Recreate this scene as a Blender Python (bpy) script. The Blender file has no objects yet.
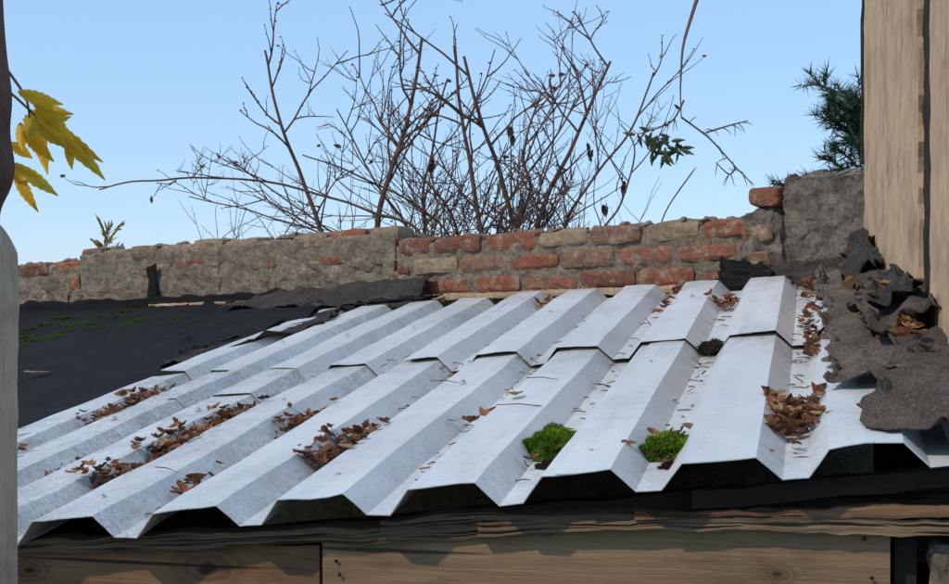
import bpy, bmesh, math, random
from mathutils import Vector, Matrix, noise
from mathutils.bvhtree import BVHTree
random.seed(7)
EYE=2.3
sc=bpy.context.scene
V=Vector
# ------------------------------------------------------------------ helpers
def link(o,parent=None):
    sc.collection.objects.link(o)
    if parent: o.parent=parent
    return o
def empty(name):
    e=bpy.data.objects.new(name,None); sc.collection.objects.link(e); return e
def mesh_obj(name,verts,faces,mat=None,parent=None,smooth=False,cols=None):
    me=bpy.data.meshes.new(name); me.from_pydata([tuple(v) for v in verts],[],faces)
    if cols:
        a=me.color_attributes.new(name="Col",type='FLOAT_COLOR',domain='POINT')
        for i,c in enumerate(cols): a.data[i].color=(c[0],c[1],c[2],1)
    me.update()
    if smooth: me.polygons.foreach_set('use_smooth',[True]*len(me.polygons))
    if mat: me.materials.append(mat)
    return link(bpy.data.objects.new(name,me),parent)
class NT:
    def __init__(s,name):
        s.m=bpy.data.materials.new(name); s.m.use_nodes=True; s.t=s.m.node_tree
        s.b=s.t.nodes['Principled BSDF']; s.out=s.t.nodes['Material Output']
    def n(s,ty,**k):
        x=s.t.nodes.new(ty)
        for a,b in k.items(): setattr(x,a,b)
        return x
    def l(s,a,b): s.t.links.new(a,b)
    def coord(s,scale=(1,1,1)):
        if not hasattr(s,'tc'): s.tc=s.n('ShaderNodeTexCoord')
        mp=s.n('ShaderNodeMapping'); mp.inputs['Scale'].default_value=scale
        s.l(s.tc.outputs['Object'],mp.inputs['Vector']); return mp.outputs[0]
    def noise(s,sc_,det=8,rough=.6,scale=(1,1,1),dist=0):
        x=s.n('ShaderNodeTexNoise'); x.inputs['Scale'].default_value=sc_; x.inputs['Detail'].default_value=det
        x.inputs['Roughness'].default_value=rough; x.inputs['Distortion'].default_value=dist
        s.l(s.coord(scale),x.inputs['Vector']); return x.outputs['Fac']
    def ramp(s,fac,stops):
        r=s.n('ShaderNodeValToRGB'); e=r.color_ramp.elements
        while len(e)<len(stops): e.new(.5)
        for i,(p,c) in enumerate(stops):
            e[i].position=p; e[i].color=(c[0],c[1],c[2],1) if hasattr(c,'__len__') else (c,c,c,1)
        s.l(fac,r.inputs[0]); return r.outputs[0]
    def mix(s,fac,a,b,bt='MIX'):
        x=s.n('ShaderNodeMix',data_type='RGBA',blend_type=bt)
        for sock,v in ((x.inputs[0],fac),(x.inputs[6],a),(x.inputs[7],b)):
            if isinstance(v,(int,float)): sock.default_value=v if sock==x.inputs[0] else (v,v,v,1)
            elif isinstance(v,tuple): sock.default_value=(v[0],v[1],v[2],1)
            else: s.l(v,sock)
        return x.outputs[2]
    def attr(s,name="Col"):
        a=s.n('ShaderNodeAttribute'); a.attribute_name=name; return a.outputs['Color']
    def fin(s,col,rough=.8,bump=None,bs=.5,bd=.01,metal=0,spec=.4):
        if isinstance(col,tuple): s.b.inputs['Base Color'].default_value=(col[0],col[1],col[2],1)
        else: s.l(col,s.b.inputs['Base Color'])
        if isinstance(rough,(int,float)): s.b.inputs['Roughness'].default_value=rough
        else: s.l(rough,s.b.inputs['Roughness'])
        s.b.inputs['Metallic'].default_value=metal
        s.b.inputs['Specular IOR Level'].default_value=spec
        if bump is not None:
            bp=s.n('ShaderNodeBump'); bp.inputs['Strength'].default_value=bs; bp.inputs['Distance'].default_value=bd
            s.l(bump,bp.inputs['Height']); s.l(bp.outputs[0],s.b.inputs['Normal'])
        return s.m
def fbm(p,s=1.0,o=3):
    return noise.fractal(V(p)*s,1.0,2.0,o)
# ------------------------------------------------------------------ materials
t=NT('sheet_metal')
base=t.ramp(t.noise(2.5,4,.5,(1,.35,1)),[(.3,(.58,.585,.59)),(.55,(.66,.66,.66)),(.75,(.74,.74,.735))])
streak=t.ramp(t.noise(22,5,.65,(1,.12,1)),[(.50,0.0),(.74,.4)])
c=t.mix(streak,base,(.46,.455,.44))
gm=t.attr()
sp=t.ramp(t.noise(120,5,.8),[(.49,0.0),(.62,1.0)])
f=t.mix(1.0,sp,gm,'MULTIPLY')
c=t.mix(f,c,(.17,.16,.13))
gr=t.mix(1.0,t.ramp(t.noise(13,8,.75),[(.40,0.0),(.64,.9)]),gm,'MULTIPLY')
c=t.mix(gr,c,(.31,.29,.245))
fine=t.ramp(t.noise(90,6,.8),[(.56,0.0),(.74,.5)])
c=t.mix(fine,c,(.40,.38,.34))
spl=t.ramp(t.noise(230,2,.5),[(.69,0.0),(.73,.85)])
c=t.mix(spl,c,(.12,.11,.09))
M_METAL=t.fin(c,t.ramp(t.noise(20,4,.6),[(.3,.34),(.7,.55)]),t.noise(6,4,.5),.15,.01,metal=.05,spec=.55)
def woodmat(name,a,b,d,axis=(1,12,12),bump=.6,sc_=9,dist=.6):
    t=NT(name)
    g=t.noise(sc_,8,.7,axis,dist); g2=t.noise(sc_*5,6,.7,axis,.1)
    c=t.ramp(g,[(.25,d),(.45,b),(.7,a)])
    c=t.mix(.5,c,t.ramp(g2,[(.32,d),(.5,b),(.68,a)]))
    st=t.ramp(t.noise(7,8,.75),[(.45,0.0),(.70,.8)])
    c=t.mix(st,c,d)
    return t.fin(c,.85,g2,bump,.003,spec=.2)
def texwood(name,a,b,d,knots=(),k=1.0):
    t=NT(name)
    g1=t.noise(26,7,.7,(.05,1,1),.2); g2=t.noise(150,5,.75,(.035,1,1),.1); g3=t.noise(8,5,.65,(.12,1,1),.5)
    c=t.ramp(g1,[(.28,d),(.46,b),(.66,a)])
    c=t.mix(.5,c,t.ramp(g2,[(.34,d),(.5,b),(.66,a)]))
    c=t.mix(.40,c,t.ramp(g3,[(.3,d),(.5,b),(.7,a)]))
    cr=t.ramp(t.noise(55,3,.5,(.02,1,1)),[(.64,0.0),(.68,.8)])
    c=t.mix(cr,c,tuple(x*.3 for x in d))
    st=t.ramp(t.noise(6,8,.78,(.6,1,1)),[(.50,0.0),(.72,.65)])
    c=t.mix(st,c,tuple(x*.6 for x in d))
    for (kx,kz,kr) in knots:
        mp=t.n('ShaderNodeMapping'); mp.inputs['Location'].default_value=(-kx*.55,0,-kz); mp.inputs['Scale'].default_value=(.55,0,1)
        t.l(t.tc.outputs['Object'],mp.inputs['Vector'])
        ln=t.n('ShaderNodeVectorMath',operation='LENGTH'); t.l(mp.outputs[0],ln.inputs[0])
        nz=t.n('ShaderNodeMath',operation='MULTIPLY_ADD'); t.l(t.noise(40,3,.5),nz.inputs[0]); nz.inputs[1].default_value=kr*1.2; t.l(ln.outputs['Value'],nz.inputs[2])
        dv=t.n('ShaderNodeMath',operation='DIVIDE'); t.l(nz.outputs[0],dv.inputs[0]); dv.inputs[1].default_value=kr*3.6
        c=t.mix(t.ramp(dv.outputs[0],[(.0,1.0),(.30,.9),(.42,.25),(.55,.5),(.66,.1),(.8,.3),(1.0,0.0)]),c,tuple(x*.45 for x in d))
    return t.fin(c,.85,g2,.6,.004,spec=.15)
M_BOARD=texwood('board_wood',(.40,.26,.155),(.29,.185,.105),(.14,.085,.048),((.50,-.445,.008),(.98,-.40,.006)))
M_BOARD2=texwood('board_wood_knotty',(.34,.195,.105),(.23,.125,.068),(.09,.05,.03),((.12,-.425,.013),(-.18,-.44,.008)))
M_ROT=texwood('rotten_wood',(.33,.23,.145),(.17,.113,.072),(.04,.028,.02))
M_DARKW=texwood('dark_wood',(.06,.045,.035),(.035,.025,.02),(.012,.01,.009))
M_WALLW=woodmat('vertical_board_wood',(.68,.49,.32),(.53,.37,.23),(.22,.14,.088),(16,16,.5),.7,4,.15)
M_BARK=woodmat('bark',(.24,.135,.10),(.16,.088,.068),(.08,.045,.038),(1,1,.5),.5,40)
M_POST=woodmat('post_wood',(.80,.58,.42),(.62,.44,.32),(.30,.21,.15),(10,10,.7),.8,6,.2)
t=NT('brick')
at=t.attr()
c=t.mix(t.ramp(t.noise(60,7,.75),[(.35,0.0),(.65,.6)]),at,t.mix(1.0,at,(.50,.45,.42),'MULTIPLY'))
sm=t.ramp(t.noise(19,8,.8),[(.53,0.0),(.62,.8)])
c=t.mix(sm,c,(.42,.34,.26))
dk=t.ramp(t.noise(10,8,.8),[(.50,0.0),(.70,.8)])
c=t.mix(dk,c,(.10,.08,.062))
li=t.ramp(t.noise(95,5,.7),[(.60,0.0),(.68,.5)])
c=t.mix(li,c,(.50,.44,.36))
pit=t.ramp(t.noise(170,4,.6),[(.60,0.0),(.68,.7)])
c=t.mix(pit,c,(.06,.035,.028))
M_BRICK=t.fin(c,.92,t.noise(110,8,.75),1.0,.006,spec=.15)
t=NT('mortar')
c=t.ramp(t.noise(34,9,.85),[(.3,(.08,.062,.047)),(.5,(.30,.24,.178)),(.70,(.52,.43,.33))])
d2=t.ramp(t.noise(7,8,.8),[(.47,0.0),(.66,.75)])
c=t.mix(d2,c,(.12,.095,.072))
rd=t.ramp(t.noise(9,5,.65,(1,1,2.2)),[(.60,0.0),(.66,.6)])
c=t.mix(rd,c,(.30,.14,.085))
pit=t.ramp(t.noise(150,4,.65),[(.57,0.0),(.65,.7)])
c=t.mix(pit,c,(.055,.044,.034))
li=t.ramp(t.noise(130,4,.65),[(.62,0.0),(.68,.5)])
c=t.mix(li,c,(.54,.47,.38))
M_MORTAR=t.fin(c,.95,t.noise(90,9,.8),1.0,.010,spec=.1)
t=NT('grey_render')
c=t.ramp(t.noise(20,9,.85),[(.3,(.075,.063,.052)),(.5,(.22,.187,.155)),(.7,(.40,.35,.29))])
d2=t.ramp(t.noise(6,8,.8),[(.50,0.0),(.62,.75)])
c=t.mix(d2,c,(.10,.085,.071))
pit=t.ramp(t.noise(150,4,.65),[(.57,0.0),(.65,.7)])
c=t.mix(pit,c,(.05,.043,.036))
M_RENDER=t.fin(c,.95,t.noise(80,9,.8),1.0,.010,spec=.1)
def felt(name,a,b,c3,bs=.8,spec=.2):
    t=NT(name)
    c=t.ramp(t.noise(9,8,.8),[(.3,a),(.52,b),(.75,c3)])
    gr=t.ramp(t.noise(240,3,.6),[(.5,0.0),(.7,.6)])
    c=t.mix(gr,c,tuple(x*1.6+.005 for x in c3))
    return t.fin(c,.9,t.noise(110,6,.75),bs,.003,spec=spec)
M_FELT=felt('black_roofing_felt',(.006,.006,.006),(.012,.012,.012),(.022,.021,.022),.8,.12)
M_FELTG=felt('weathered_felt',(.035,.027,.022),(.105,.084,.068),(.20,.165,.135),1.0,.12)
M_FELTM=felt('dark_weathered_felt',(.018,.015,.014),(.042,.036,.032),(.08,.07,.062),.9,.12)
M_FELTB=felt('brown_weathered_felt',(.024,.018,.014),(.072,.055,.043),(.145,.114,.09),1.0,.12)
def leafmat(name,tl,dark):
    t=NT(name)
    at=t.attr()
    c=t.mix(t.ramp(t.noise(220,4,.6),[(.4,0.0),(.7,dark)]),at,t.mix(1.0,at,(.4,.35,.3),'MULTIPLY'))
    m=t.fin(c,.6,spec=.3)
    tr=t.n('ShaderNodeBsdfTranslucent'); t.l(c,tr.inputs[0]); mx=t.n('ShaderNodeMixShader'); mx.inputs[0].default_value=tl
    t.l(t.b.outputs[0],mx.inputs[1]); t.l(tr.outputs[0],mx.inputs[2]); t.l(mx.outputs[0],t.out.inputs[0])
    return m
M_LEAF=leafmat('dry_leaf',.25,.5); M_YLEAF=leafmat('yellow_leaf',.40,.10)
t=NT('moss')
M_MOSS=t.fin(t.attr(),.9,spec=.1)
t=NT('ground_soil')
c=t.ramp(t.noise(2,9,.7),[(.35,(.05,.06,.025)),(.5,(.07,.085,.03)),(.7,(.10,.08,.05))])
M_GROUND=t.fin(c,.95,t.noise(20,8,.7),.8,.03,spec=.1)
# ------------------------------------------------------------------ frames
e=V((.972,-.205,.113)); r=V((.2185,.9696,.1112)).normalized()
e=(e-r*e.dot(r)).normalized(); n=e.cross(r).normalized()
P0=V((-.530,2.274,-.3775+EYE))
MR=Matrix(((e.x,r.x,n.x,P0.x),(e.y,r.y,n.y,P0.y),(e.z,r.z,n.z,P0.z),(0,0,0,1)))
def RL(k,L,h=0): return V((.2*k,L+.0052*k,h))
def RP(k,L,h=0): return MR@RL(k,L,h)
H=.036
def prof(k):
    f=(k-math.floor(k+.5))*.2
    a=abs(f)
    if a<=.018: return 0
    if a<.05: return H*(a-.018)/.032
    return H
# ------------------------------------------------------------------ metal roof
roof=empty('corrugated_metal_roof'); roof.matrix_world=MR
def sstep(x): x=max(0,min(1,x)); return x*x*(3-2*x)
def sheet(name,k0,k1,La,Lb,h,seed,nseg=44,lower=False):
    ks=[k0]
    kk=math.floor(k0)-1
    while kk<k1+1:
        for d in (-.25,-.17,-.09,0,.09,.17,.25,.36,.5,.64):
            if k0+.015<kk+d<k1-.015: ks.append(kk+d)
        kk+=1
    ks.append(k1); ks=sorted(set(ks))
    vs=[];fs=[];cs=[]
    for i,k in enumerate(ks):
        a=La(k)+.012*noise.noise(V((k*1.7,seed,0))); b=Lb(k)+.02*noise.noise(V((k*1.3,seed,4)))
        for j in range(nseg+1):
            L=a+(b-a)*j/nseg
            w=.004*fbm((k*.6,L*1.5,seed))+.003*noise.noise(V((k*3,L*5,seed+9)))
            w+=.004*sstep((.12-(L-a))/.12)*noise.noise(V((k*2.3,seed,8)))
            vs.append(RL(k+.014*noise.noise(V((k*.9,L*.8,seed+3))),L,prof(k)+h+w))
            low=1-prof(k)/H
            left=sstep((1.8-k)/4)
            g=.08+.5*low*(.5+.5*noise.noise(V((k*2,L*3,5))))+ (.6*left if lower else .3*left)
            if lower: g+=.5*sstep((L-(lap(k)-.3))/.3)
            else: g+=.4*sstep((L-back(k)+.4)/.4)
            g+=.35*sstep((.22-L)/.22)*left
            g+=.35*noise.noise(V((k*1.3,L*2.2,seed)))
            g=max(0,min(1,g)); cs.append((g,g,g))
    m=nseg+1
    for i in range(len(ks)-1):
        for j in range(nseg): fs.append((i*m+j,(i+1)*m+j,(i+1)*m+j+1,i*m+j+1))
    o=mesh_obj(name,vs,fs,M_METAL,roof,cols=cs)
    s=o.modifiers.new('s','SOLIDIFY'); s.thickness=.0016; s.offset=1
    return o
lap=lambda k: 1.42-.045*k if k>-1 else 1.465-.11*(k+1)
back=lambda k: 2.85-.1*k
sheet('lower_sheet_1',-4.1,-.95,lambda k:0,lambda k:1.75 if k<-2.3 else 1.5,.000,1,lower=True)
sheet('lower_sheet_2',-1.05,3.5,lambda k:.004,lambda k:lap(k)+.1,.004,2,lower=True)
sheet('lower_sheet_3',3.35,6.42,lambda k:-.004,lambda k:lap(k)+.1,.007,3,lower=True)
sheet('patch_sheet',-2.4,-.9,lambda k:1.2-.03*(k+1.6),lambda k:1.72,.006,4,10,True)
sheet('upper_sheet_1',-3.7,.45,lambda k:lap(k)+(.02),back,.011,5)
sheet('upper_sheet_2',.35,4.5,lambda k:lap(k),lambda k:back(k)+.015,.015,6)
sheet('upper_sheet_3',4.35,6.1,lambda k:lap(k)-.01,lambda k:back(k),.018,7)
sv=[];sf=[];scs=[]
for k in (-3,-1.5,-.5,1.5,3.5,5.5):
    for L in (.14,1.0,2.1):
        kk=math.floor(k)+.5
        c0=RL(kk,L,H+.009+(.012 if L>1.5 else 0)); b0=len(sv)
        for ring,(rr,hh) in enumerate(((.008,0),(.008,.002),(.0045,.003),(.0045,.006))):
            for q in range(6): sv.append(c0+V((rr*math.cos(q*1.047),rr*math.sin(q*1.047),hh-.004))); scs.append((.8,.8,.8))
        for ring in range(3):
            for q in range(6): sf.append((b0+ring*6+q,b0+ring*6+(q+1)%6,b0+ring*6+6+(q+1)%6,b0+ring*6+6+q))
        sf.append(tuple(b0+18+q for q in range(6)))
mesh_obj('screws',sv,sf,M_METAL,roof,cols=scs)
# ------------------------------------------------------------------ brick wall
wd=V((-.8,.6,-.03)); nf=V((-.6,-.8,0)); A=V((1.0,4.5,EYE))
def WL(t_,h,d): return A+wd*t_+V((0,0,h))+nf*d
bv=[];bf=[];bc=[]
def rough_block(t0,t1,h0,h1,d0,d1,col,amp=.004,F=WL,cuts=(6,3,3),out=None,rnd=.008,rag=0):
    vs,fs,cs=out if out else (bv,bf,bc)
    sd=random.random()*50
    nx,ny,nz=cuts; idx={}
    def vid(i,j,k):
        if (i,j,k) in idx: return idx[(i,j,k)]
        a=t0+(t1-t0)*i/nx; b=h0+(h1-h0)*j/ny; c=d0+(d1-d0)*k/nz
        ed=sum((i in(0,nx),j in(0,ny),k in(0,nz)))
        if ed>=2:
            q=rnd*(.5 if ed==2 else .8)
            if i==0:a+=q
            if i==nx:a-=q
            if j==0:b+=q
            if j==ny:b-=q
            if k==nz:c-=q
            if k==0:c+=q
        if rag and (i in(0,nx) or j in(0,ny)):
            a+=rag*noise.noise(V((a*25,b*25,sd))); b+=rag*noise.noise(V((a*25,b*25,sd+9)))
        p=F(a,b,c)
        p=p+V((noise.noise(p*23+V((sd,0,0))),noise.noise(p*23+V((0,sd,0))),noise.noise(p*23+V((0,0,sd)))))*amp*1.6+noise.noise_vector(p*60)*amp*.8
        idx[(i,j,k)]=len(vs); vs.append(p); cs.append(col); return idx[(i,j,k)]
    for i in range(nx):
        for j in range(ny):
            fs.append((vid(i,j,nz),vid(i+1,j,nz),vid(i+1,j+1,nz),vid(i,j+1,nz)))
            fs.append((vid(i,j,0),vid(i,j+1,0),vid(i+1,j+1,0),vid(i+1,j,0)))
    for i in range(nx):
        for k in range(nz):
            fs.append((vid(i,ny,k),vid(i,ny,k+1),vid(i+1,ny,k+1),vid(i+1,ny,k)))
            fs.append((vid(i,0,k),vid(i+1,0,k),vid(i+1,0,k+1),vid(i,0,k+1)))
    for j in range(ny):
        for k in range(nz):
            fs.append((vid(0,j,k),vid(0,j,k+1),vid(0,j+1,k+1),vid(0,j+1,k)))
            fs.append((vid(nx,j,k),vid(nx,j+1,k),vid(nx,j+1,k+1),vid(nx,j,k+1)))
reds=[(.34,.125,.075),(.29,.11,.075),(.37,.15,.095),(.24,.10,.07),(.42,.145,.08)]
tans=[(.37,.265,.175),(.30,.21,.145),(.41,.30,.205),(.30,.18,.125)]
wall=empty('brick_wall')
def courses(t0,t1,top,nc,pred,lmul=1.0,topjit=.004,pr=(.003,.013)):
    for ci in range(nc):
        h1=top-ci*.073; h0=h1-.060
        L=.225*lmul
        t_=t0-(ci%2)*L*.5-random.random()*.04
        while t_<t1:
            ll=L*random.uniform(.9,1.05)
            a=max(t_,t0); b=min(t_+ll-.013,t1)
            if b-a>.03:
                rough_block(a,b,h0+random.uniform(-.003,.003),h1+random.uniform(-topjit,topjit),-.10,random.uniform(*pr),random.choice(reds) if random.random()<pred(ci) else random.choice(tans),.0045,rnd=.008,cuts=(9,4,3))
            t_+=ll
courses(.17,1.60,.238,5,lambda c:(.5,.85,.75,.7,.5)[c],topjit=.005)
courses(1.60,3.40,.282,5,lambda c:(.15,.35,.35,.4,.4)[c],.85,.012,(-.004,.010))
courses(3.40,4.30,.240,5,lambda c:(.85,.3,.2,.3,.3)[c],1,.006,(-.004,.012))
courses(4.3,7.0,.245,5,lambda c:.4)
mesh_obj('bricks',bv,bf,M_BRICK,wall,cols=bc)
mv=[];mf=[];mc=[]
def core(t0,t1,top,dd=.0):
    nn=max(4,int((t1-t0)/.02))
    rough_block(t0,t1,top-.32,top,-.215,dd,(1,1,1),.005,cuts=(nn,20,4),out=(mv,mf,mc),rnd=.01)
core(.17,1.61,.225,.001); core(1.61,3.40,.270,.004); core(3.4,7.0,.232,.001)
mesh_obj('mortar',mv,mf,M_MORTAR,wall)
mv=[];mf=[];mc=[]
rough_block(-.26,7.0,-2.5,-.05,-.21,-.012,(.3,.2,.15),.004,cuts=(50,16,2),out=(mv,mf,mc))
mesh_obj('wall_base',mv,mf,M_MORTAR,wall)
mv=[];mf=[];mc=[]
for (a,b,c0,d0) in ((1.66,2.25,-.03,.185),(2.5,3.36,-.02,.20),(3.45,4.05,-.03,.165),(2.2,2.7,-.05,.12),(.62,.82,-.01,.03)):
    rough_block(a,b,c0,d0,-.02,.009,(1,1,1),.007,cuts=(36,16,2),out=(mv,mf,mc),rnd=.03,rag=.05)
mesh_obj('render_patches',mv,mf,M_MORTAR,wall)
mv=[];mf=[];mc=[]
for _ in range(110):
    a=random.uniform(.2,4.4); hh=.238 if a<1.6 else (.282 if a<3.4 else .240); w_=random.uniform(.015,.09)
    dd=random.uniform(-.12,.0)
    rough_block(a,a+w_,hh-.014,hh+random.uniform(.002,.012),dd-.03,dd,(1,1,1),.006,cuts=(5,2,2),out=(mv,mf,mc),rnd=.01)
mesh_obj('crumbled_mortar',mv,mf,M_MORTAR,wall)
mv=[];mf=[];mc=[]
rough_block(-.24,.075,-.35,.352,-.20,.02,(1,1,1),.008,cuts=(34,60,8),out=(mv,mf,mc),rnd=.02,rag=.02)
rough_block(.06,.20,-.35,.255,-.19,.035,(1,1,1),.010,cuts=(16,40,8),out=(mv,mf,mc),rnd=.02,rag=.02)
for _ in range(16):
    a=random.uniform(-.22,.16); hh=.350 if a<.06 else .252
    rough_block(a,a+random.uniform(.02,.05),hh-.02,hh+random.uniform(.0,.014),-.08,random.uniform(-.03,.01),(1,1,1),.007,cuts=(4,2,2),out=(mv,mf,mc),rnd=.01)
mesh_obj('rendered_pier',mv,mf,M_RENDER,wall)
mv=[];mf=[];mc=[]
rough_block(.072,.175,.262,.325,-.18,.04,(.32,.12,.075),.005,out=(mv,mf,mc),cuts=(8,5,4))
for a,b,h1 in ((.09,.20,.21),(.10,.19,.13)):
    rough_block(a,b,h1-.055,h1,-.1,.045,(.30,.17,.12),.005,out=(mv,mf,mc),cuts=(8,5,3))
mesh_obj('pier_bricks',mv,mf,M_BRICK,wall,cols=mc)
mv=[];mf=[];mc=[]
rough_block(.42,1.60,.012,.034,.02,.05,(1,1,1),.003,cuts=(50,2,2),out=(mv,mf,mc),rnd=.002)
rough_block(1.75,2.9,.022,.036,.02,.045,(1,1,1),.003,cuts=(40,2,2),out=(mv,mf,mc),rnd=.002)
mesh_obj('batten',mv,mf,M_WALLW,wall)
# ------------------------------------------------------------------ draped sheets
def drape(name,c00,c10,c11,c01,nu,nv,amp,mat,parent=None,rag=.02,fr=6,thick=.003,seed=0,wr=None,lift=0,floor=None):
    vs=[];fs=[]
    N=((c10-c00).cross(c01-c00)).normalized()
    if N.z<0: N=-N
    for i in range(nu+1):
        for j in range(nv+1):
            u=i/nu; v=j/nv
            p=c00*(1-u)*(1-v)+c10*u*(1-v)+c11*u*v+c01*(1-u)*v
            eb=max(sstep((.18-min(u,1-u))/.18),sstep((.12-min(v,1-v))/.12))
            p=p+(noise.noise_vector(p*14+V((seed,0,0)))*rag+noise.noise_vector(p*48+V((seed,0,0)))*rag*.35)*eb
            w=amp*.6*fbm(p+V((seed,0,0)),fr,2)
            q=V((u*1.3+seed,v*8+1.6*noise.noise(p*3.5+V((seed,0,0))),seed*.3))
            w+=amp*(wr or .35)*(.55-abs(noise.noise(q*1.3))*2.0)
            q2=V((u*2+seed,v*24+3.0*noise.noise(p*4),seed*.7))
            w+=amp*.38*(wr or .2)*(.6-2.2*abs(noise.noise(q2)))
            if lift: w+=lift*(sstep((.10-v)/.10)*(.5+1.0*noise.noise(V((u*5,seed,1))))+sstep((.12-u)/.12)*(.5+1.0*noise.noise(V((v*9,seed,3)))))
            p=p+N*w
            if floor is not None:
                hh=(p-P0).dot(n)
                if hh<floor: p=p+n*((floor-hh)*.92)
            vs.append(p)
    m=nv+1
    for i in range(nu):
        for j in range(nv): fs.append((i*m+j,(i+1)*m+j,(i+1)*m+j+1,i*m+j+1))
    o=mesh_obj(name,vs,fs,mat,parent,smooth=True)
    s=o.modifiers.new('s','SOLIDIFY'); s.thickness=thick; s.offset=1
    return o
felt_roof=empty('black_felt_roof')
vs=[];fs=[];nu,nv=70,70
for i in range(nu+1):
    for j in range(nv+1):
        u=i/nu; v=j/nv
        k=-3.3-12*u
        a=RP(k,-.05+.3*u,-.015)
        tt=1.95+(5.6-1.95)*u
        b=WL(tt,.03,.005)
        p=a*(1-v)+b*v
        p.z+= -.05*math.sin(v*math.pi)*(.3+.7*min(1,u*3)) + .012*fbm(p,3,4)+.005*fbm(p,14,2)
        p.z+= .006*(1 if (v*3.2)%1>.5 else 0)
        vs.append(p)
m=nv+1
for i in range(nu):
    for j in range(nv): fs.append((i*m+j,i*m+j+1,(i+1)*m+j+1,(i+1)*m+j))
mesh_obj('felt_deck',vs,fs,M_FELT,felt_roof,smooth=True)
BV=BVHTree.FromPolygons(vs,fs)
def on_deck(k,L,h=0):
    p=RP(k,L); hit=BV.ray_cast(V((p.x,p.y,6)),V((0,0,-1)))
    return (hit[0] if hit[0] else p)+V((0,0,h))
drape('felt_upstand',WL(2.0,.02,.03),WL(4.2,.0,.03),WL(4.2,.06,.03),WL(2.0,.07,.025),60,5,.006,M_FELT,felt_roof,.016,8,seed=2)
drape('felt_flap_1',RP(-4.0,1.9,.03),RP(-2.7,2.55,.05),RP(-2.9,3.1,.055),RP(-5.2,2.75,.0),40,30,.014,M_FELTM,felt_roof,.03,5,seed=3,wr=.6,lift=.01)
drape('felt_flap_2',RP(-4.6,2.3,.02),RP(-3.3,2.9,.05),WL(2.0,.03,.03),WL(2.7,.02,.03),30,24,.014,M_FELT,felt_roof,.03,6,seed=4,wr=.6,lift=.01)
drape('felt_flashing',WL(1.42,-.005,.14),WL(2.3,.005,.22),WL(2.3,.06,.02),WL(1.42,.10,.02),50,20,.014,M_FELTM,felt_roof,.022,7,seed=5,wr=.6,lift=.008)
drape('felt_flashing_fold',WL(1.35,.02,.12),WL(1.9,.0,.16),WL(1.9,.05,.05),WL(1.35,.03,.05),30,12,.018,M_FELT,felt_roof,.02,9,seed=8,wr=.6)
drape('felt_joint',WL(2.86,.0,.03),WL(2.92,.0,.03),WL(2.93,.19,.03),WL(2.87,.2,.03),4,16,.012,M_FELT,felt_roof,.014,9,seed=6)
# right weathered felt
fr_=empty('roofing_felt_pile')
drape('felt_sheet',RP(5.28,.44,.056),RP(6.15,.42,.060),RP(6.05,2.3,.080),RP(5.24,2.15,.074),60,180,.011,M_FELTG,fr_,.028,4,seed=11,wr=1.5,lift=.010,floor=.058)
drape('felt_front',RP(5.48,.10,.054),RP(6.5,-.05,.052),RP(6.35,.85,.10),RP(5.90,.74,.080),50,60,.011,M_FELTB,fr_,.028,4,seed=12,wr=1.0,lift=.010,floor=.052)
drape('felt_slope',RP(5.72,.70,.078),RP(6.34,.66,.13),RP(6.04,2.3,.115),RP(5.62,2.2,.086),50,120,.013,M_FELTB,fr_,.034,4,seed=13,wr=1.4,lift=.014,floor=.068)
drape('felt_upstand',WL(-.25,-.02,.2),WL(.28,-.06,.14),WL(.22,.05,.05),WL(-.20,.12,.04),44,28,.016,M_FELTM,fr_,.024,6,seed=14,wr=1.0)
drape('felt_fold',WL(.02,.0,.15),WL(.27,-.03,.12),WL(.25,.10,.06),WL(.12,.09,.06),26,26,.02,M_FELT,fr_,.028,7,seed=15,wr=1.0)
drape('felt_fold_2',RP(5.62,1.7,.09),RP(6.0,1.6,.13),RP(5.98,2.2,.18),RP(5.66,2.28,.12),34,40,.018,M_FELTM,fr_,.03,5,seed=16,wr=1.2,lift=.02,floor=.08)
drape('felt_fold_3',RP(5.85,.95,.10),RP(6.2,.88,.14),RP(6.12,1.40,.15),RP(5.80,1.45,.10),34,40,.016,M_FELTM,fr_,.03,5,seed=19,wr=1.2,lift=.02,floor=.08)
# ------------------------------------------------------------------ wooden wall on the right (runs parallel to the ribs)
ww=empty('wooden_board_wall')
B0=V((1.108,4.2,EYE)); wb=V((-.17,-1.0,0)).normalized(); wn=V((-wb.y,wb.x,0)); wn=wn if wn.x<0 else -wn
def WB(s,z,d): return B0+wb*s+V((0,0,z))+wn*d
def boardset(lst,mat,name,parent,F,seg=16,rag=0,nx=8):
    vs=[];fs=[];cs=[]
    for (s0,s1,z0,z1,d0,d1,wob) in lst:
        rough_block(s0,s1,z0,z1,d0,d1,(1,1,1),wob,F=F,cuts=(nx,seg,1),out=(vs,fs,cs),rnd=.002,rag=rag)
    return mesh_obj(name,vs,fs,mat,parent)
boardset([(.0,.62,-.12,1.6,0,.018,.0015),(.63,1.25,-.22,1.6,.003,.021,.002),(1.42,1.85,-.3,1.6,0,.02,.002)],M_WALLW,'boards',ww,WB,60,.014,16)
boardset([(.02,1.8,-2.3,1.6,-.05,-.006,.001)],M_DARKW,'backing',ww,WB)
boardset([(-.05,-.004,.36,1.6,-.05,.022,.004)],M_DARKW,'corner_trim',ww,WB,30,.01)
boardset([(1.22,1.45,-.25,1.6,-.004,.010,.003)],M_DARKW,'gap_shadow_strip',ww,WB,60,.03,4)  # shadow in the gap between boards, put in as a dark-coloured strip
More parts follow.
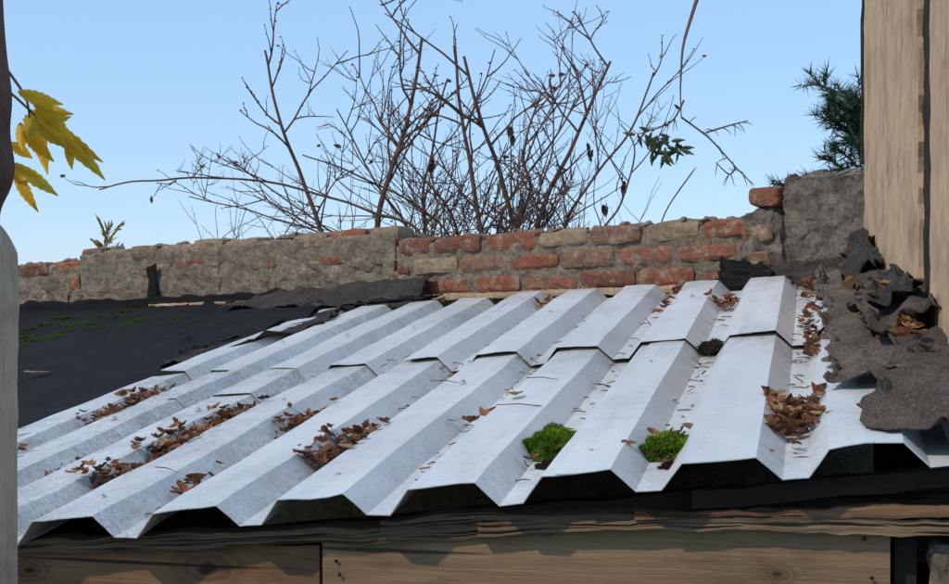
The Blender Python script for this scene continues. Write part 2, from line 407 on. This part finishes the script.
# ------------------------------------------------------------------ shed front
shed=empty('wooden_shed')
Fo=V((-.53,2.274+.055,EYE)); fd=V((.978,-.206,0)).normalized(); fn=V((fd.y,-fd.x,0))
MS=Matrix(((fd.x,-fn.x,0,Fo.x),(fd.y,-fn.y,0,Fo.y),(0,0,1,Fo.z),(0,0,0,1)))
shed.matrix_world=MS
def plank(name,s0,s1,zt,zb,d,th,mat,amp=.003,top_amp=0,seg=70,nh=6,crack=0):
    vs=[];fs=[];sd=random.random()*40
    rows=nh+1
    for i in range(seg+1):
        s=s0+(s1-s0)*i/seg
        a=zt(s)+top_amp*fbm((s,sd,0),9,5); b=zb(s)+top_amp*.8*fbm((s,sd,7),9,5)
        for j in range(rows):
            z=a+(b-a)*j/nh
            dd=-d+amp*fbm((s*2,z*14,sd),2,4)
            if crack: dd+=crack*max(0,1-9*abs(noise.noise(V((s*1.6,j*.55+.3*noise.noise(V((s*3,sd,1))),sd)))))
            vs.append(V((s,dd,z)))
        for j in range(rows):
            z=a+(b-a)*j/nh
            vs.append(V((s,-d+th+crack,z)))
    m=rows*2
    for i in range(seg):
        q=i*m; w=(i+1)*m
        for j in range(nh):
            fs.append((q+j,q+j+1,w+j+1,w+j)); fs.append((q+rows+j,w+rows+j,w+rows+j+1,q+rows+j+1))
        fs.append((q,w,w+rows,q+rows)); fs.append((q+nh,q+rows+nh,w+rows+nh,w+nh))
    fs.append(tuple(range(rows))+tuple(rows+j for j in reversed(range(rows))))
    q=seg*m
    fs.append(tuple(q+j for j in reversed(range(rows)))+tuple(q+rows+j for j in range(rows)))
    return mesh_obj(name,vs,fs,mat,shed)
plank('fascia_board_1',.307,1.135,lambda s:-.374+.070*(s-.305),lambda s:-.62,.0,.03,M_BOARD,.0015,.003)
plank('fascia_board_2',-.75,.30,lambda s:-.390+.02*s,lambda s:-.62,-.006,.03,M_BOARD2,.0015,.003)
plank('rotten_beam',-.75,.66,lambda s:-.378+.072*s,lambda s:-.400+.068*s,.008,.05,M_ROT,.005,.007,240,16,.009)
plank('rotten_beam_2',.40,1.6,lambda s:-.358+.050*s,lambda s:-.388+.064*s,.012,.05,M_ROT,.006,.010,240,18,.011)
plank('rotten_rail',.55,1.6,lambda s:-.340+.10*(s-.55)-.09*(s-.55)**2,lambda s:-.356+.07*(s-.55)-.06*(s-.55)**2,.018,.03,M_ROT,.005,.009,180,8,.008)
plank('splinter',.78,1.35,lambda s:-.318+.055*(s-.78),lambda s:-.326+.045*(s-.78),.020,.02,M_BOARD2,.004,.008,120,4,.004)
plank('gap_darkening_purlin',-.8,1.75,lambda s:-.392+.115*s,lambda s:-.48+.08*s,-.05,.05,M_DARKW,.01,.004)  # purlin run full length as a dark board, added to darken the eave gap
plank('rafter_plate',.86,1.7,lambda s:-.386+.115*s,lambda s:-.412+.115*s,-.005,.03,M_DARKW,.008,.006)
for q in range(9):
    plank('wall_plank_%d'%(q+1),-.75,1.6,lambda s,q=q:-.625-.187*q,lambda s,q=q:-.807-.187*q,-.004*(q%2),.03,M_BOARD if q%2 else M_BOARD2,.003,.002,30)
plank('end_board',1.142,1.172,lambda s:-.33,lambda s:-.62,-.02,.02,M_DARKW,.004,.003,6)
nv_=[];nf_=[]
for (s,z) in ((.33,-.405),(.335,-.425),(1.10,-.345),(1.11,-.40)):
    b0=len(nv_)
    for rr,dd in ((.003,-.006),(.003,-.0055),(.0018,-.0062)):
        for q in range(8): nv_.append(V((s+rr*math.cos(q*.785),dd+.002,z+rr*math.sin(q*.785))))
    for ring in range(2):
        for q in range(8): nf_.append((b0+ring*8+q,b0+ring*8+(q+1)%8,b0+ring*8+8+(q+1)%8,b0+ring*8+8+q))
    nf_.append(tuple(b0+16+q for q in range(8)))
mesh_obj('nails',nv_,nf_,M_DARKW,shed)
vs=[];fs=[];cs=[]
FL=lambda s,z,d: V((s,-d,z))
rough_block(1.19,1.27,-.455,-.350,-.05,-.002,(.42,.33,.22),.006,F=FL,out=(vs,fs,cs),cuts=(8,6,4),rnd=.010)
rough_block(1.28,1.45,-.455,-.340,-.05,-.004,(.42,.33,.22),.006,F=FL,out=(vs,fs,cs),cuts=(8,6,4),rnd=.010)
rough_block(1.20,1.42,-.58,-.47,-.05,-.005,(.38,.28,.18),.007,F=FL,out=(vs,fs,cs),cuts=(8,6,4),rnd=.012)
mesh_obj('stone_blocks',vs,fs,M_MORTAR,shed)
vs=[];fs=[];cs=[]
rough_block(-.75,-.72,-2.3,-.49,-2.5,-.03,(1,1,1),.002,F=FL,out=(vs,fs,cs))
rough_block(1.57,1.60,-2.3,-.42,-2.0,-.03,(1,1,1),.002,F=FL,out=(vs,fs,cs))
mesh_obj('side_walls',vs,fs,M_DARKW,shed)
# ------------------------------------------------------------------ leaves
def add_leaf(out,c,size,col,rot=None,curl=1.0,width=.5,n1=6,tilt=.38):
    vs,fs,cs=out
    R=rot if rot is not None else (Matrix.Rotation(random.uniform(0,6.28),3,'Z')@Matrix.Rotation(random.gauss(0,tilt),3,'X')@Matrix.Rotation(random.gauss(0,tilt*.8),3,'Y'))
    b=len(vs); cu=random.uniform(.2,1.0)*curl; fo=random.uniform(.1,.6)*curl
    lob=random.random()<.5
    for i in range(n1+1):
        u=i/n1; x=(u-.5)*size
        w=size*width*.5*math.sin(math.pi*min(1,u**.8*.97+.015))*(1+(.28 if lob else .08)*((i%2)*2-1))
        z=cu*size*.3*(2*u-1)**2
        for s in (-1,0,1):
            p=V((x,s*w,z+abs(s)*w*fo*1.2+random.uniform(-.03,.03)*size*curl))
            vs.append(c+R@p); cs.append(tuple(q*(.8 if s==0 else 1) for q in col))
    for i in range(n1):
        for s in (0,1): fs.append((b+i*3+s,b+(i+1)*3+s,b+(i+1)*3+s+1,b+i*3+s+1))
browns=[(.26,.10,.045),(.18,.07,.035),(.33,.15,.07),(.12,.055,.032),(.42,.25,.13),(.22,.08,.04),(.31,.10,.04),(.09,.05,.035)]
LV=([],[],[])
def litter(k,L0,L1,cnt,size=.03,spread=.10,hh=.02,cols=browns,clump=True):
    for _ in range(cnt):
        L=random.uniform(L0,L1)
        if clump and noise.noise(V((L*9,k*3.1,2)))<-.25 and cnt>25: continue
        kk=k+max(-.26,min(.26,random.gauss(0,spread)))
        pile=hh*max(0,1-abs(kk-k)/.25)*random.random()
        c=RP(kk,L,prof(kk)+.007+pile+(.018 if L>lap(kk) else .006))
        add_leaf(LV,c,size*random.uniform(.5,1.3),random.choice(cols))
litter(-3,.60,1.48,460,.031,.13,.030); litter(-1,.56,1.02,300,.029,.12,.028); litter(-1.05,.33,.47,80,.03,.12,.024)
litter(-1,1.02,1.2,8,.02); litter(-2,.5,1.1,14,.02,.07,.004)
litter(0,.21,.30,12,.033,.08); litter(0,.74,.90,60,.027,.10); litter(0,.3,1.3,8,.018,.07,.002)
litter(1,.34,.62,210,.028,.12,.028); litter(1,.6,1.2,6,.018,.06,.002); litter(2,.60,.70,6,.036,.08); litter(2,.1,1.2,8,.014,.06,.002)
litter(5,.25,.50,110,.036,.11,.03); litter(5,.06,.24,5,.018,.07); litter(5.12,.95,1.25,30,.034,.06,.02); litter(5.12,1.4,1.7,22,.034,.06,.02); litter(5.12,1.9,2.25,28,.036,.07,.02)
litter(4,1.92,2.06,28,.036,.10,.03); litter(3.1,1.92,2.0,7,.038,.10); litter(3.12,2.24,2.36,12,.036,.10); litter(1,2.52,2.62,9,.042,.09)
litter(3,.2,.26,5,.02,.09); litter(4,.12,.17,7,.022,.09); litter(4,.28,.34,8,.026,.09); litter(4,.5,1.3,9,.016,.06,.003); litter(3,.6,1.4,4,.016,.06,.002)
litter(.9,1.30,1.40,6,.018,.08); litter(2,1.3,1.38,5,.016,.08); litter(5,2.2,2.35,10,.036,.1)
for k_,L_ in ((5.98,.62),(6.0,.52),(5.9,.57),(5.6,1.35),(5.7,2.1),(5.75,2.2),(5.95,1.2)):
    for _ in range(3):
        add_leaf(LV,RP(k_+random.gauss(0,.04),L_+random.gauss(0,.03),.115+random.random()*.015),.042,random.choice([(.42,.19,.07),(.46,.26,.10),(.33,.14,.06)]))
add_leaf(LV,on_deck(-6.8,2.21,.012),.085,(.5,.38,.26),Matrix.Rotation(.3,3,'Z'),.5)
add_leaf(LV,on_deck(-9.5,3.0,.012),.07,(.3,.2,.14),Matrix.Rotation(.9,3,'Z'),.5)
add_leaf(LV,RP(-3.5,.93,.05),.055,(.40,.38,.12),Matrix.Rotation(.2,3,'Z'),.4)
add_leaf(LV,RP(2.35,.72,.048),.05,(.34,.24,.14),Matrix.Rotation(.9,3,'Z'),.7)
add_leaf(LV,on_deck(-5.9,1.35,.012),.08,(.22,.11,.08),Matrix.Rotation(.1,3,'Z'),.5)
mesh_obj('fallen_leaves',LV[0],LV[1],M_LEAF,cols=LV[2])
def tube(out,pts,rads,ns=5):
    vs,fs=out
    b=len(vs); up=V((.3,.9,.2))
    for i,p in enumerate(pts):
        d=(pts[min(i+1,len(pts)-1)]-pts[max(i-1,0)])
        if d.length<1e-7: d=V((0,0,1))
        d.normalize(); a=d.cross(up)
        if a.length<.05: a=d.cross(V((1,0,0)))
        a.normalize(); c=d.cross(a)
        for q in range(ns):
            an=2*math.pi*q/ns; vs.append(p+(a*math.cos(an)+c*math.sin(an))*rads[i])
    for i in range(len(pts)-1):
        for q in range(ns): fs.append((b+i*ns+q,b+i*ns+(q+1)%ns,b+(i+1)*ns+(q+1)%ns,b+(i+1)*ns+q))
    fs.append(tuple(b+(len(pts)-1)*ns+q for q in range(ns)))
TW=([],[])
for _ in range(230):
    k=random.choice([-3,-3,-2,-1,-1,0,1,1,2,3,4,5,5]); L=random.uniform(.1,2.2) if k>-2 else random.uniform(.4,1.6)
    kk=k+random.gauss(0,.06); p=RP(kk,L,prof(kk)+.009+(.012 if L>lap(kk) else 0)); d=V((random.gauss(0,1),random.gauss(0,1),random.gauss(0,.1))).normalized()*random.uniform(.005,.02)
    tube(TW,[p-d,p+V((0,0,.002)),p+d],[.0011,.0012,.0007],4)
for (k,L) in ((2.5,.6),(-.3,.3),(1.3,1.0),(2.45,.9)):
    p=RP(k,L,.047); d=V((random.gauss(0,1),random.gauss(0,.6),0)).normalized()*.045
    tube(TW,[p-d,p+V((0,0,.003)),p+d],[.0011,.0011,.0007],4)
mesh_obj('fallen_twigs',TW[0],TW[1],M_BARK)
# ------------------------------------------------------------------ moss
def moss(name,c,rx,ry,rz,cnt,bl=.006,tone=(.24,.36,.02),under=(.04,.08,.01),parent=None):
    vs=[];fs=[];cs=[]
    nu,nv=22,9; X=e;Y=r;Z=n
    def surf(a,b):
        q=1+.34*fbm((math.cos(a)*math.cos(b)*1.5+c.x*9,math.sin(a)*math.cos(b)*1.5,math.sin(b)*1.5),1.7,4)
        return c+X*(rx*math.cos(a)*math.cos(b)*q)+Y*(ry*math.sin(a)*math.cos(b)*q)+Z*(rz*math.sin(b)*q)
    for j in range(nv+1):
        for i in range(nu):
            vs.append(surf(2*math.pi*i/nu,-.3+(math.pi/2+.3)*j/nv)); cs.append(under)
    for j in range(nv):
        for i in range(nu): fs.append((j*nu+i,j*nu+(i+1)%nu,(j+1)*nu+(i+1)%nu,(j+1)*nu+i))
    for _ in range(cnt):
        a=random.uniform(0,6.283); b=math.asin(random.uniform(-.15,1)); p=surf(a,b)
        nn=(p-c).normalized(); d=(nn+V((random.gauss(0,.4),random.gauss(0,.4),random.gauss(0,.4)))).normalized()
        s=d.cross(V((random.random(),random.random(),random.random()))).normalized()*bl*.22
        g=random.uniform(.6,1.25)*(1+.7*noise.noise(p*55)); l=bl*random.uniform(.6,1.4); q=len(vs)
        br=noise.noise(p*30+V((5,5,5)))>.32
        tn=(.17,.14,.035) if br else tone
        vs+= [p-s,p+s,p+d*l]; cs+=[tuple(x*1.6 for x in under)]*2+[tuple(x*g for x in tn)]
        fs.append((q,q+1,q+2))
    return mesh_obj(name,vs,fs,M_MOSS,parent,cols=cs)
moss('moss_clump',RP(3.02,.325,.018),.042,.055,.027,8000,.005)
moss('moss_clump',RP(4.02,.215,.017),.038,.046,.023,7000,.005)
moss('debris_clump',RP(4.05,1.25,.022),.030,.04,.016,1600,.005,(.09,.075,.05),(.02,.018,.014))
moss('debris_clump',RP(3.1,.225,.008),.022,.02,.008,700,.005,(.08,.06,.035),(.02,.015,.01))
moss('debris_clump',RP(4.1,.13,.008),.02,.02,.008,700,.005,(.08,.06,.035),(.02,.015,.01))
mm=empty('moss_patch')
for _ in range(34):
    k=-9.8+random.gauss(0,.9); L=3.35+random.gauss(0,.16)
    moss('tuft',on_deck(k,L,-.006),random.uniform(.02,.07),random.uniform(.02,.05),.012,200,.006,(.12,.18,.025),(.02,.035,.008),parent=mm)
# ------------------------------------------------------------------ shrub behind the wall
S=.0042; YS=6.4
def SP(x,z,y=0): return V(((x-474.5)*S,YS+y,(292-z)*S+EYE))
SH=([],[]); tips=[]
def smooth_path(pts,sub=6,jit=.0):
    out=[]
    P=[pts[0]]+pts+[pts[-1]]
    for i in range(1,len(P)-2):
        for q in range(sub):
            t_=q/sub; a,b,c,d=P[i-1],P[i],P[i+1],P[i+2]
            out.append(.5*((2*b)+(c-a)*t_+(2*a-5*b+4*c-d)*t_*t_+(3*b-a-3*c+d)*t_**3))
    out.append(pts[-1])
    return [p+noise.noise_vector(p*5)*jit for p in out]
def twig(p,d,ln,rad,lev):
    pts=[p]; nseg=6
    for i in range(nseg):
        d=(d+V((random.gauss(0,.13),random.gauss(0,.13),random.gauss(0,.10)+.04))).normalized()
        pts.append(pts[-1]+d*ln/nseg)
    rd=[rad*(1-.6*i/nseg) for i in range(nseg+1)]
    tube(SH,pts,rd,4)
    for i in range(1,nseg+1):
        if random.random()<.5:
            q=V((random.gauss(0,1),random.gauss(0,1),random.gauss(0,1))).normalized()*rad*2.4
            tube(SH,[pts[i],pts[i]+q*.6,pts[i]+q*1.2],[rad*.8,rad*.9,rad*.2],3)
    if lev>0:
        for i in range(random.randint(1,2)+lev):
            j=random.randint(1,nseg-1)
            side=V((random.gauss(0,1),random.gauss(0,.8),random.gauss(.2,.6))).normalized()
            twig(pts[j],(d*.7+side*.8).normalized(),ln*random.uniform(.35,.7),rad*.68,lev-1)
    else: tips.append(pts[-1])
stems=[([(330,700),(322,300),(316,225),(300,170),(280,118),(262,50)],.014,8),
([(385,700),(376,300),(380,222),(390,170),(405,112),(420,35)],.017,9),
([(470,700),(478,300),(480,240),(471,170),(463,115),(455,45)],.015,9),
([(500,700),(515,300),(514,238),(500,180),(478,120),(460,60)],.016,9),
([(490,700),(500,300),(506,240),(530,190),(522,150),(545,85)],.012,8),
([(520,700),(535,300),(540,235),(560,170),(590,112),(618,45)],.016,9),
([(540,700),(560,300),(570,230),(588,190),(636,125),(662,60)],.010,7),
([(440,700),(432,300),(428,240),(420,190),(432,130),(446,75)],.010,8),
([(460,700),(455,300),(450,235),(400,195),(340,165),(300,150)],.008,8),
([(450,700),(440,300),(425,236),(360,208),(255,180),(160,182),(108,193)],.008,10),
([(420,700),(410,300),(345,240),(300,215),(238,165),(208,150)],.007,8),
([(400,700),(380,300),(320,235),(250,212),(185,196)],.006,8),
([(560,700),(590,300),(600,235),(622,200),(640,150),(625,118)],.007,5),
([(480,700),(492,300),(495,235),(510,195),(550,150),(575,100)],.009,7),
([(470,700),(462,300),(458,235),(440,195),(400,150),(370,110)],.008,7),
([(545,700),(550,300),(548,238),(545,200),(560,140),(556,80)],.008,6),
([(400,700),(402,300),(408,235),(380,190),(352,150),(330,100)],.008,7),
]
for pts,rad,nt in stems:
    yo=random.uniform(-.25,.45)
    P=[SP(x+random.uniform(-3,3)*(z<290),z,yo+random.uniform(-.06,.06)) for x,z in pts]
    P[0].z=0.0
    pp=smooth_path(P,7,.014)
    N=len(pp); tube(SH,pp,[rad*(1-.66*i/N) for i in range(N)],6)
    vis=[i for i in range(N) if pp[i].z>EYE+.18]
    for q in range(nt):
        i=random.choice(vis[:-1]); d=(pp[i+1]-pp[i]).normalized()
        side=V((random.choice((-1,1))*random.uniform(.5,1.1),random.gauss(0,.6),random.uniform(-.15,.6)))
        sh=.6 if pp[i].x<-1.0 else 1
        twig(pp[i],(d*.7+side*.8).normalized(),random.uniform(.18,.48)*sh,rad*.26+.0011,random.choice((1,1,2)))
for _ in range(95):
    x=random.gauss(485,60); p=SP(x,262,random.uniform(-.2,.4))
    twig(p,V((random.gauss(0,.45),random.gauss(0,.2),1)).normalized(),random.uniform(.15,.55),random.uniform(.002,.0038),1)
for _ in range(26):
    x=random.choice((random.uniform(160,360),random.uniform(560,625))); p=SP(x,262,random.uniform(-.1,.3))
    twig(p,V((random.gauss(0,.6),random.gauss(0,.2),1)).normalized(),random.uniform(.12,.34),.0022,1)
p=[SP(662,232),SP(672,205),SP(700,165)]; tube(SH,smooth_path(p,5,.006),[.003]*10+[.001],4)
for (x,z) in ((627,186),(594,150),(513,132),(430,165),(520,205),(548,215),(610,205)):
    tube(SH,[SP(x,z-8,.1),SP(x,z,.1)],[.001,.001],3)
bush=empty('bare_shrub')
mesh_obj('branches',SH[0],SH[1],M_BARK,bush)
SL=([],[],[])
for p in random.sample(tips,min(50,len(tips))):
    add_leaf(SL,p,random.uniform(.02,.04),random.choice([(.10,.06,.04),(.16,.08,.05),(.2,.12,.06)]),None,1.0,.5,tilt=.9)
for (x,z) in ((627,186),(594,150),(513,132),(430,165),(520,205),(548,215),(610,205)):
    for _ in range(3):
        add_leaf(SL,SP(x+random.gauss(0,1.5),z+random.gauss(0,4),.1),.055,(.09,.06,.045),Matrix.Rotation(random.uniform(1.2,1.9),3,'Y')@Matrix.Rotation(random.uniform(0,3),3,'X'),1.0,.45)
mesh_obj('dry_leaves',SL[0],SL[1],M_LEAF,bush,cols=SL[2])
ob=empty('overhanging_tree'); OT=([],[]); OL=([],[],[])
lim=[V((3.6,7.9,0)),V((3.55,7.8,2.6)),V((3.1,7.4,4.2)),SP(800,-110,.5),SP(725,-45,.3),SP(690,40,.1),SP(686,112,.05)]
pp=smooth_path(lim,8,.01); tube(OT,pp,[.05*(1-i/len(pp))**1.6+.0022 for i in range(len(pp))],6)
for a in ([SP(686,112,.05),SP(716,135,.05),SP(742,165,.05),SP(760,182,.05)],[SP(712,128,.05),SP(735,122),SP(752,118)],[SP(689,95,.05),SP(675,118),SP(655,128),SP(640,132)],[SP(742,165,.05),SP(735,172,.05),SP(722,160,.05)]):
    q=smooth_path(a,6,.008); tube(OT,q,[.0045*(1-.6*i/len(q)) for i in range(len(q))],4)
    for _ in range(7):
        i=random.randint(2,len(q)-2); dd=V((random.gauss(0,1),random.gauss(0,.4),random.gauss(-.3,.6))).normalized()
        tube(OT,[q[i],q[i]+dd*.03,q[i]+dd*.05+V((0,0,-.01))],[.0022,.0018,.0008],4)
def leaf_dir(out,base,tip,width,col,bend=.15,side=None,n1=8,ser=.16):
    vs,fs,cs=out; b=len(vs); d=tip-base; L=d.length; D=d.normalized()
    s=side if side is not None else D.cross(V((random.gauss(0,.4),-1,random.gauss(0,.3)))); s=s-D*s.dot(D); s.normalize(); N=D.cross(s)
    for i in range(n1+1):
        u=i/n1; w=width*.5*(math.sin(math.pi*min(1,u**.75))**.9)*(1+ser*((i%2)*2-1)) if 0<i<n1 else .0006
        for q in (-1,0,1):
            vs.append(base+D*L*u+s*q*w+N*(abs(q)*w*.35-bend*L*math.sin(math.pi*u)*.5)); g=.78 if q==0 else 1
            cs.append((col[0]*g,col[1]*g,col[2]*g))
    for i in range(n1):
        for q in (0,1): fs.append((b+i*3+q,b+(i+1)*3+q,b+(i+1)*3+q+1,b+i*3+q+1))
for _ in range(40):
    bx,bz=random.choice(((648,130),(660,138),(672,142),(660,150),(682,147)))
    b=SP(bx+random.gauss(0,4),bz+random.gauss(0,3)); a=random.uniform(0,6.28); tp=b+V((math.cos(a),random.gauss(0,.3),math.sin(a)*.8-.2))*.06
    leaf_dir(OL,b,tp,.019,random.choice([(.06,.10,.045),(.09,.13,.055),(.13,.14,.07)]))
mesh_obj('limbs',OT[0],OT[1],M_BARK,ob); mesh_obj('leaves',OL[0],OL[1],M_LEAF,ob,cols=OL[2])
sd=empty('autumn_shrub'); OT=([],[]); OL=([],[],[])
C=V((-1.78,7.25,EYE+.05)); tube(OT,[V((-1.78,7.25,0)),C,C+V((0,0,.2))],[.008,.004,.002],5)
for _ in range(34):
    q=C+V((random.uniform(-.02,.02),0,random.uniform(-.02,.26))); d=V((random.gauss(0,.7),random.gauss(0,.5),.8)).normalized()*random.uniform(.04,.12)
    tube(OT,[q,q+d*.5,q+d],[.0016,.0012,.0006],3)
    for _ in range(2): leaf_dir(OL,q+d*random.random(),q+d+V((random.gauss(0,.02),0,random.gauss(0,.02))),.011,random.choice([(.5,.26,.08),(.45,.18,.07),(.35,.25,.1)]),n1=4)
mesh_obj('stems',OT[0],OT[1],M_BARK,sd); mesh_obj('leaves',OL[0],OL[1],M_LEAF,sd,cols=OL[2])
# ------------------------------------------------------------------ pine tree
pt=empty('pine_tree'); OT=([],[]); NV=[];NF=[];NC=[]
X0=2.50;Y0=9.2
tube(OT,[V((X0,Y0,0)),V((X0+.02,Y0,2)),V((X0-.03,Y0,3.0)),V((X0,Y0,3.6))],[.11,.08,.05,.01],8)
def tuft(p,d,L=.10,cnt=22):
    for _ in range(cnt):
        dd=(d*.8+V((random.gauss(0,.6),random.gauss(0,.6),random.gauss(0,.6)))).normalized(); q=p+d*random.uniform(-.05,.03)
        s=dd.cross(V((random.random()-.5,random.random()-.5,random.random()-.5))).normalized()*.004
        b=len(NV); NV.extend([q-s,q+s,q+dd*L*random.uniform(.7,1.1)]); g=random.uniform(.5,1.4)
        c=(.05*g,.085*g,.05*g); NC.extend([c,c,c]); NF.append((b,b+1,b+2))
for q in range(74):
    z=random.uniform(2.2,3.58); a=random.uniform(0,6.283); ln=max(.12,.58*(1-(z-2.2)/1.75)**.6+.08)*random.uniform(.65,1.2)
    d=V((math.cos(a),math.sin(a),.15)); p0=V((X0,Y0,z)); pts=[p0,p0+d*ln*.5,p0+d*ln+V((0,0,ln*.18))]
    pts=smooth_path(pts,4,.01); tube(OT,pts,[.016*(1-.8*i/len(pts)) for i in range(len(pts))],5)
    for i in range(2,len(pts)):
        for _ in range(2):
            dd=(d+V((random.gauss(0,.7),random.gauss(0,.7),random.gauss(.3,.4)))).normalized(); pe=pts[i]+dd*random.uniform(.04,.13)
            tube(OT,[pts[i],pe],[.005,.003],3); tuft(pe,dd)
mesh_obj('trunk_and_limbs',OT[0],OT[1],M_BARK,pt); mesh_obj('needles',NV,NF,M_MOSS,pt,cols=NC)
# ------------------------------------------------------------------ left trunk and yellow leaves
po=empty('tree_trunk'); OT=([],[])
path=[V((-.548,1.60,0)),V((-.540,1.60,1.2)),V((-.532,1.60,EYE-.30)),V((-.531,1.60,EYE-.02)),V((-.536,1.60,EYE+.075))]
pp=smooth_path(path,14,.004); rr=[.043+.0015*noise.noise(V((0,i*.6,3))) for i in range(len(pp))]
for i in range(1,9): rr[-i]=.043-.0024*(9-i)
tube(OT,pp,rr,28)
mesh_obj('stem',OT[0],OT[1],M_POST,po,smooth=True)
OT=([],[])
path=[V((-.540,1.605,EYE+.0)),V((-.533,1.60,EYE+.08)),V((-.520,1.60,EYE+.13)),V((-.520,1.60,EYE+.18)),V((-.524,1.60,EYE+.25)),V((-.535,1.6,EYE+.42))]
tube(OT,smooth_path(path,8,.003),[.027+.002*math.sin(i*.5) for i in range(41)],14)
G=.0011
def YP(x,z,y=0): return V(((x-474.5)*G,1.65+y,(292-z)*G+EYE))
for a in ([YP(-25,80),YP(0,85),YP(30,110),YP(48,128)],[YP(-10,150),YP(5,158),YP(14,165)],[YP(0,60),YP(25,95),YP(30,118)]):
    q=smooth_path(a,5,.001); tube(OT,q,[.002*(1-.5*i/len(q)) for i in range(len(q))],5)
mesh_obj('brown_stem',OT[0],OT[1],M_BARK,po,smooth=True)
OL=([],[],[])
ys=[(.98,.58,.03),(.95,.52,.03),(.98,.64,.06),(.85,.60,.06)]
for (x0,z0,x1,z1,w) in ((18,112,38,172,17),(34,118,68,148,19),(46,128,101,179,17),(40,112,80,142,17),(24,108,50,135,16),(12,164,50,194,14),(10,170,38,212,13),(14,120,20,150,12),(50,125,74,118,10),(60,140,66,168,12),(2,140,24,156,12),(20,92,62,104,15),(5,95,-10,130,14),(40,108,82,118,13),(30,112,30,142,14),(52,132,88,158,13),(8,160,20,186,11),(20,118,60,128,12),(16,165,44,180,10),(44,122,96,160,15),(20,130,48,160,14)):
    y=random.uniform(-.03,.03); leaf_dir(OL,YP(x0,z0,y),YP(x1,z1,y+random.uniform(-.02,.02)),w*G,random.choice(ys),random.uniform(-.2,.35),n1=14,ser=.09)
mesh_obj('yellow_leaves',OL[0],OL[1],M_YLEAF,po,cols=OL[2])
# ------------------------------------------------------------------ ground
gv=[];gf=[];N=40
for i in range(N+1):
    for j in range(N+1):
        x=(i/N*2-1); y=(j/N*2-1); x=math.copysign(abs(x)**3,x)*400; y=math.copysign(abs(y)**3,y)*400+3
        gv.append(V((x,y,-.002+(.04*fbm((x,y,0),.3,3) if abs(x)+abs(y)<60 else 0)-.03)))
for i in range(N):
    for j in range(N): q=i*(N+1)+j; gf.append((q,q+N+1,q+N+2,q+1))
mesh_obj('ground',gv,gf,M_GROUND)
# ------------------------------------------------------------------ light, sky, camera
sv_=V((-.60,-.35,.72)).normalized()
el=math.asin(sv_.z); rot=math.atan2(sv_.x,sv_.y)
w=bpy.data.worlds.new("World"); sc.world=w; w.use_nodes=True
nt=w.node_tree; bg=nt.nodes['Background']; sky=nt.nodes.new('ShaderNodeTexSky'); sky.sky_type='NISHITA'; sky.sun_disc=False
sky.sun_elevation=el; sky.sun_rotation=rot%(2*math.pi); sky.air_density=1.0; sky.dust_density=0.0; sky.ozone_density=3.0
mx=nt.nodes.new('ShaderNodeMix'); mx.data_type='RGBA'; mx.blend_type='MIX'; mx.inputs[0].default_value=.66
mx.inputs[7].default_value=(2.7,4.4,6.7,1)
nt.links.new(sky.outputs[0],mx.inputs[6]); nt.links.new(mx.outputs[2],bg.inputs[0]); bg.inputs[1].default_value=.15
sl=bpy.data.lights.new('sun','SUN'); sl.energy=2.4; sl.angle=math.radians(1.2); sl.color=(1,.88,.71)
so=bpy.data.objects.new('sun',sl); link(so); so.rotation_euler=sv_.to_track_quat('Z','Y').to_euler()
cd=bpy.data.cameras.new('camera'); cd.sensor_width=36; cd.lens=36*1500/949; cd.clip_end=2000; cd.clip_start=.05
co=bpy.data.objects.new('camera',cd); link(co); co.location=(0,0,EYE); co.rotation_euler=(math.radians(90),0,0)
sc.camera=co
sc.view_settings.view_transform='Standard'; sc.view_settings.look='None'; sc.view_settings.exposure=0
